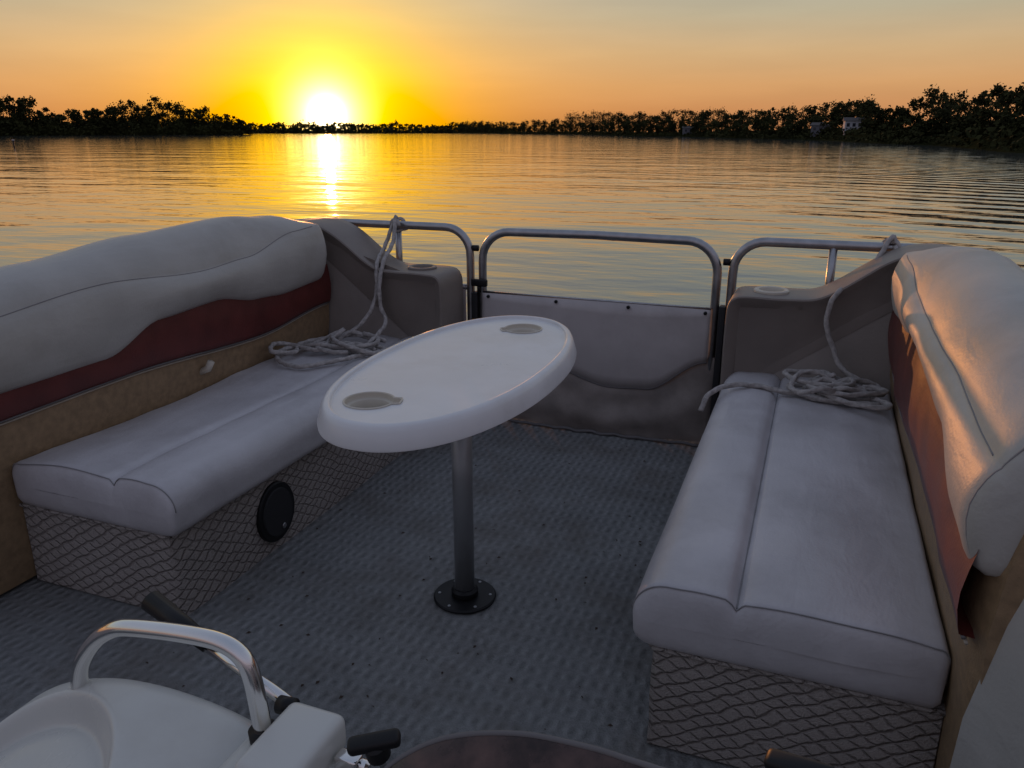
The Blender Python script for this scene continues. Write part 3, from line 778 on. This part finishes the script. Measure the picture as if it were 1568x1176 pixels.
o=mesh_obj('console_shell',V,F,M_white,HC); autosmooth(o,60)
tube('grab_rail',[(-.985,.70,.575),(-.968,.70,.63),(-.93,.70,.68),(-.89,.70,.710),(-.85,.70,.724),(-.76,.70,.738),(-.695,.70,.742),(-.660,.70,.730),(-.645,.70,.70),(-.638,.70,.635),(-.635,.70,.585)],.0125,M_chrome,HC,seg=20,sub=6)
tube('rail_collar',[(-.6352,.70,.596),(-.6365,.70,.616)],.020,M_black,HC,seg=20)
tube('rail_collar_port',[(-.985,.70,.565),(-.982,.70,.580)],.017,M_chrome,HC,seg=20)
box('throttle_box',(-.670,.50,.42),(-.53,.735,.600),M_white,HC,bev=.022,seg=4)
box('throttle_cap',(-.622,.615,.58),(-.53,.750,.636),M_white,HC,bev=.014,seg=4)
box('throttle_side_plate',(-.535,.58,.47),(-.522,.72,.585),M_white,HC,bev=.005,seg=3)
tube('throttle_pivot',[(-.648,.752,.612),(-.622,.752,.614)],.013,M_black,HC,seg=20)
tube('throttle_lever',[(-.640,.765,.605),(-.74,.79,.615),(-.84,.81,.630)],.0095,M_chrome,HC,seg=14)
tube('throttle_grip',[(-.825,.808,.628),(-.88,.82,.640),(-.96,.835,.660)],lambda t:.0125+.006*t,M_black,HC,seg=16)
disc_solid('latch_screw',(-.500,.715,.59),.009,-.022,.022,M_chrome,HC,axis='x',seg=16)
box('latch_bracket',(-.525,.70,.56),(-.49,.722,.605),M_chrome,HC,bev=.004)

WS=parent('tinted_windshield')
M_tint,nt,b=newmat('tinted_acrylic'); b.inputs['Specular IOR Level'].default_value=.35
tc=N(nt,'ShaderNodeTexCoord'); nz=N(nt,'ShaderNodeTexNoise'); nz.inputs['Scale'].default_value=14; nz.inputs['Detail'].default_value=8; nz.inputs['Roughness'].default_value=.65; nt.links.new(tc.outputs['Object'],nz.inputs[0])
mr=N(nt,'ShaderNodeMapRange'); mr.inputs['From Min'].default_value=.35; mr.inputs['From Max'].default_value=.65; mr.inputs['To Min'].default_value=.12; mr.inputs['To Max'].default_value=.45; nt.links.new(nz.outputs['Fac'],mr.inputs['Value']); nt.links.new(mr.outputs[0],b.inputs['Roughness'])
cr=N(nt,'ShaderNodeValToRGB'); cr.color_ramp.elements[0].position=.4; cr.color_ramp.elements[0].color=(.03,.018,.016,1); cr.color_ramp.elements[1].position=.7; cr.color_ramp.elements[1].color=(.12,.07,.06,1); nt.links.new(nz.outputs['Fac'],cr.inputs[0]); nt.links.new(cr.outputs[0],b.inputs['Base Color'])
tp=catmull([(-.455,.66,.605),(-.42,.69,.645),(-.36,.715,.680),(-.27,.725,.707),(-.18,.72,.721),(-.12,.705,.733),(-.05,.69,.745),(.04,.675,.760),(.12,.65,.768),(.2,.58,.765)],6)
R=[]
for v in tp:
    R.append([v+Vector((0,0,0)),v+Vector((0,-.012,-.0)),v+Vector((0,-.05,-.025)),v+Vector((0,-.15,-.09)),v+Vector((0,-.3,-.20))])
loft('windshield_sheet',R,M_tint,WS,closed=False)
tube('windshield_edge',[v+Vector((0,-.004,0)) for v in tp],.004,M_stitch,WS,seg=10)
def knob(x,y,z,rz):
    k=parent('clamp_knob')
    box('knob_bar',(-.035,-.012,-.008),(.035,.012,.010),M_black,k,bev=.007)
    disc_solid('knob_hub',(0,0,-.03),.016,0,.03,M_black,k,seg=20)
    tube('knob_stud',[(0,0,-.05),(0,0,-.02)],.005,M_chrome,k,seg=10)
    k.location=(x,y,z); k.rotation_euler=(rad(12),rad(-10),rad(rz)); return k
knob(-.462,.705,.645,25); knob(.045,.70,.782,-15)

# ------------------------------------------------------------------ camera
cd=bpy.data.cameras.new('camera'); co=bpy.data.objects.new('camera',cd); COL.objects.link(co)
cd.sensor_width=36; cd.lens=27.55; cd.clip_start=.02; cd.clip_end=20000
th=math.atan(388/1200)
co.location=(0,0,H); co.rotation_euler=(math.pi/2-th,0,rad(YAW))
C.scene.camera=co
C.scene.view_settings.view_transform='Standard'; C.scene.view_settings.look='None'; C.scene.view_settings.exposure=0
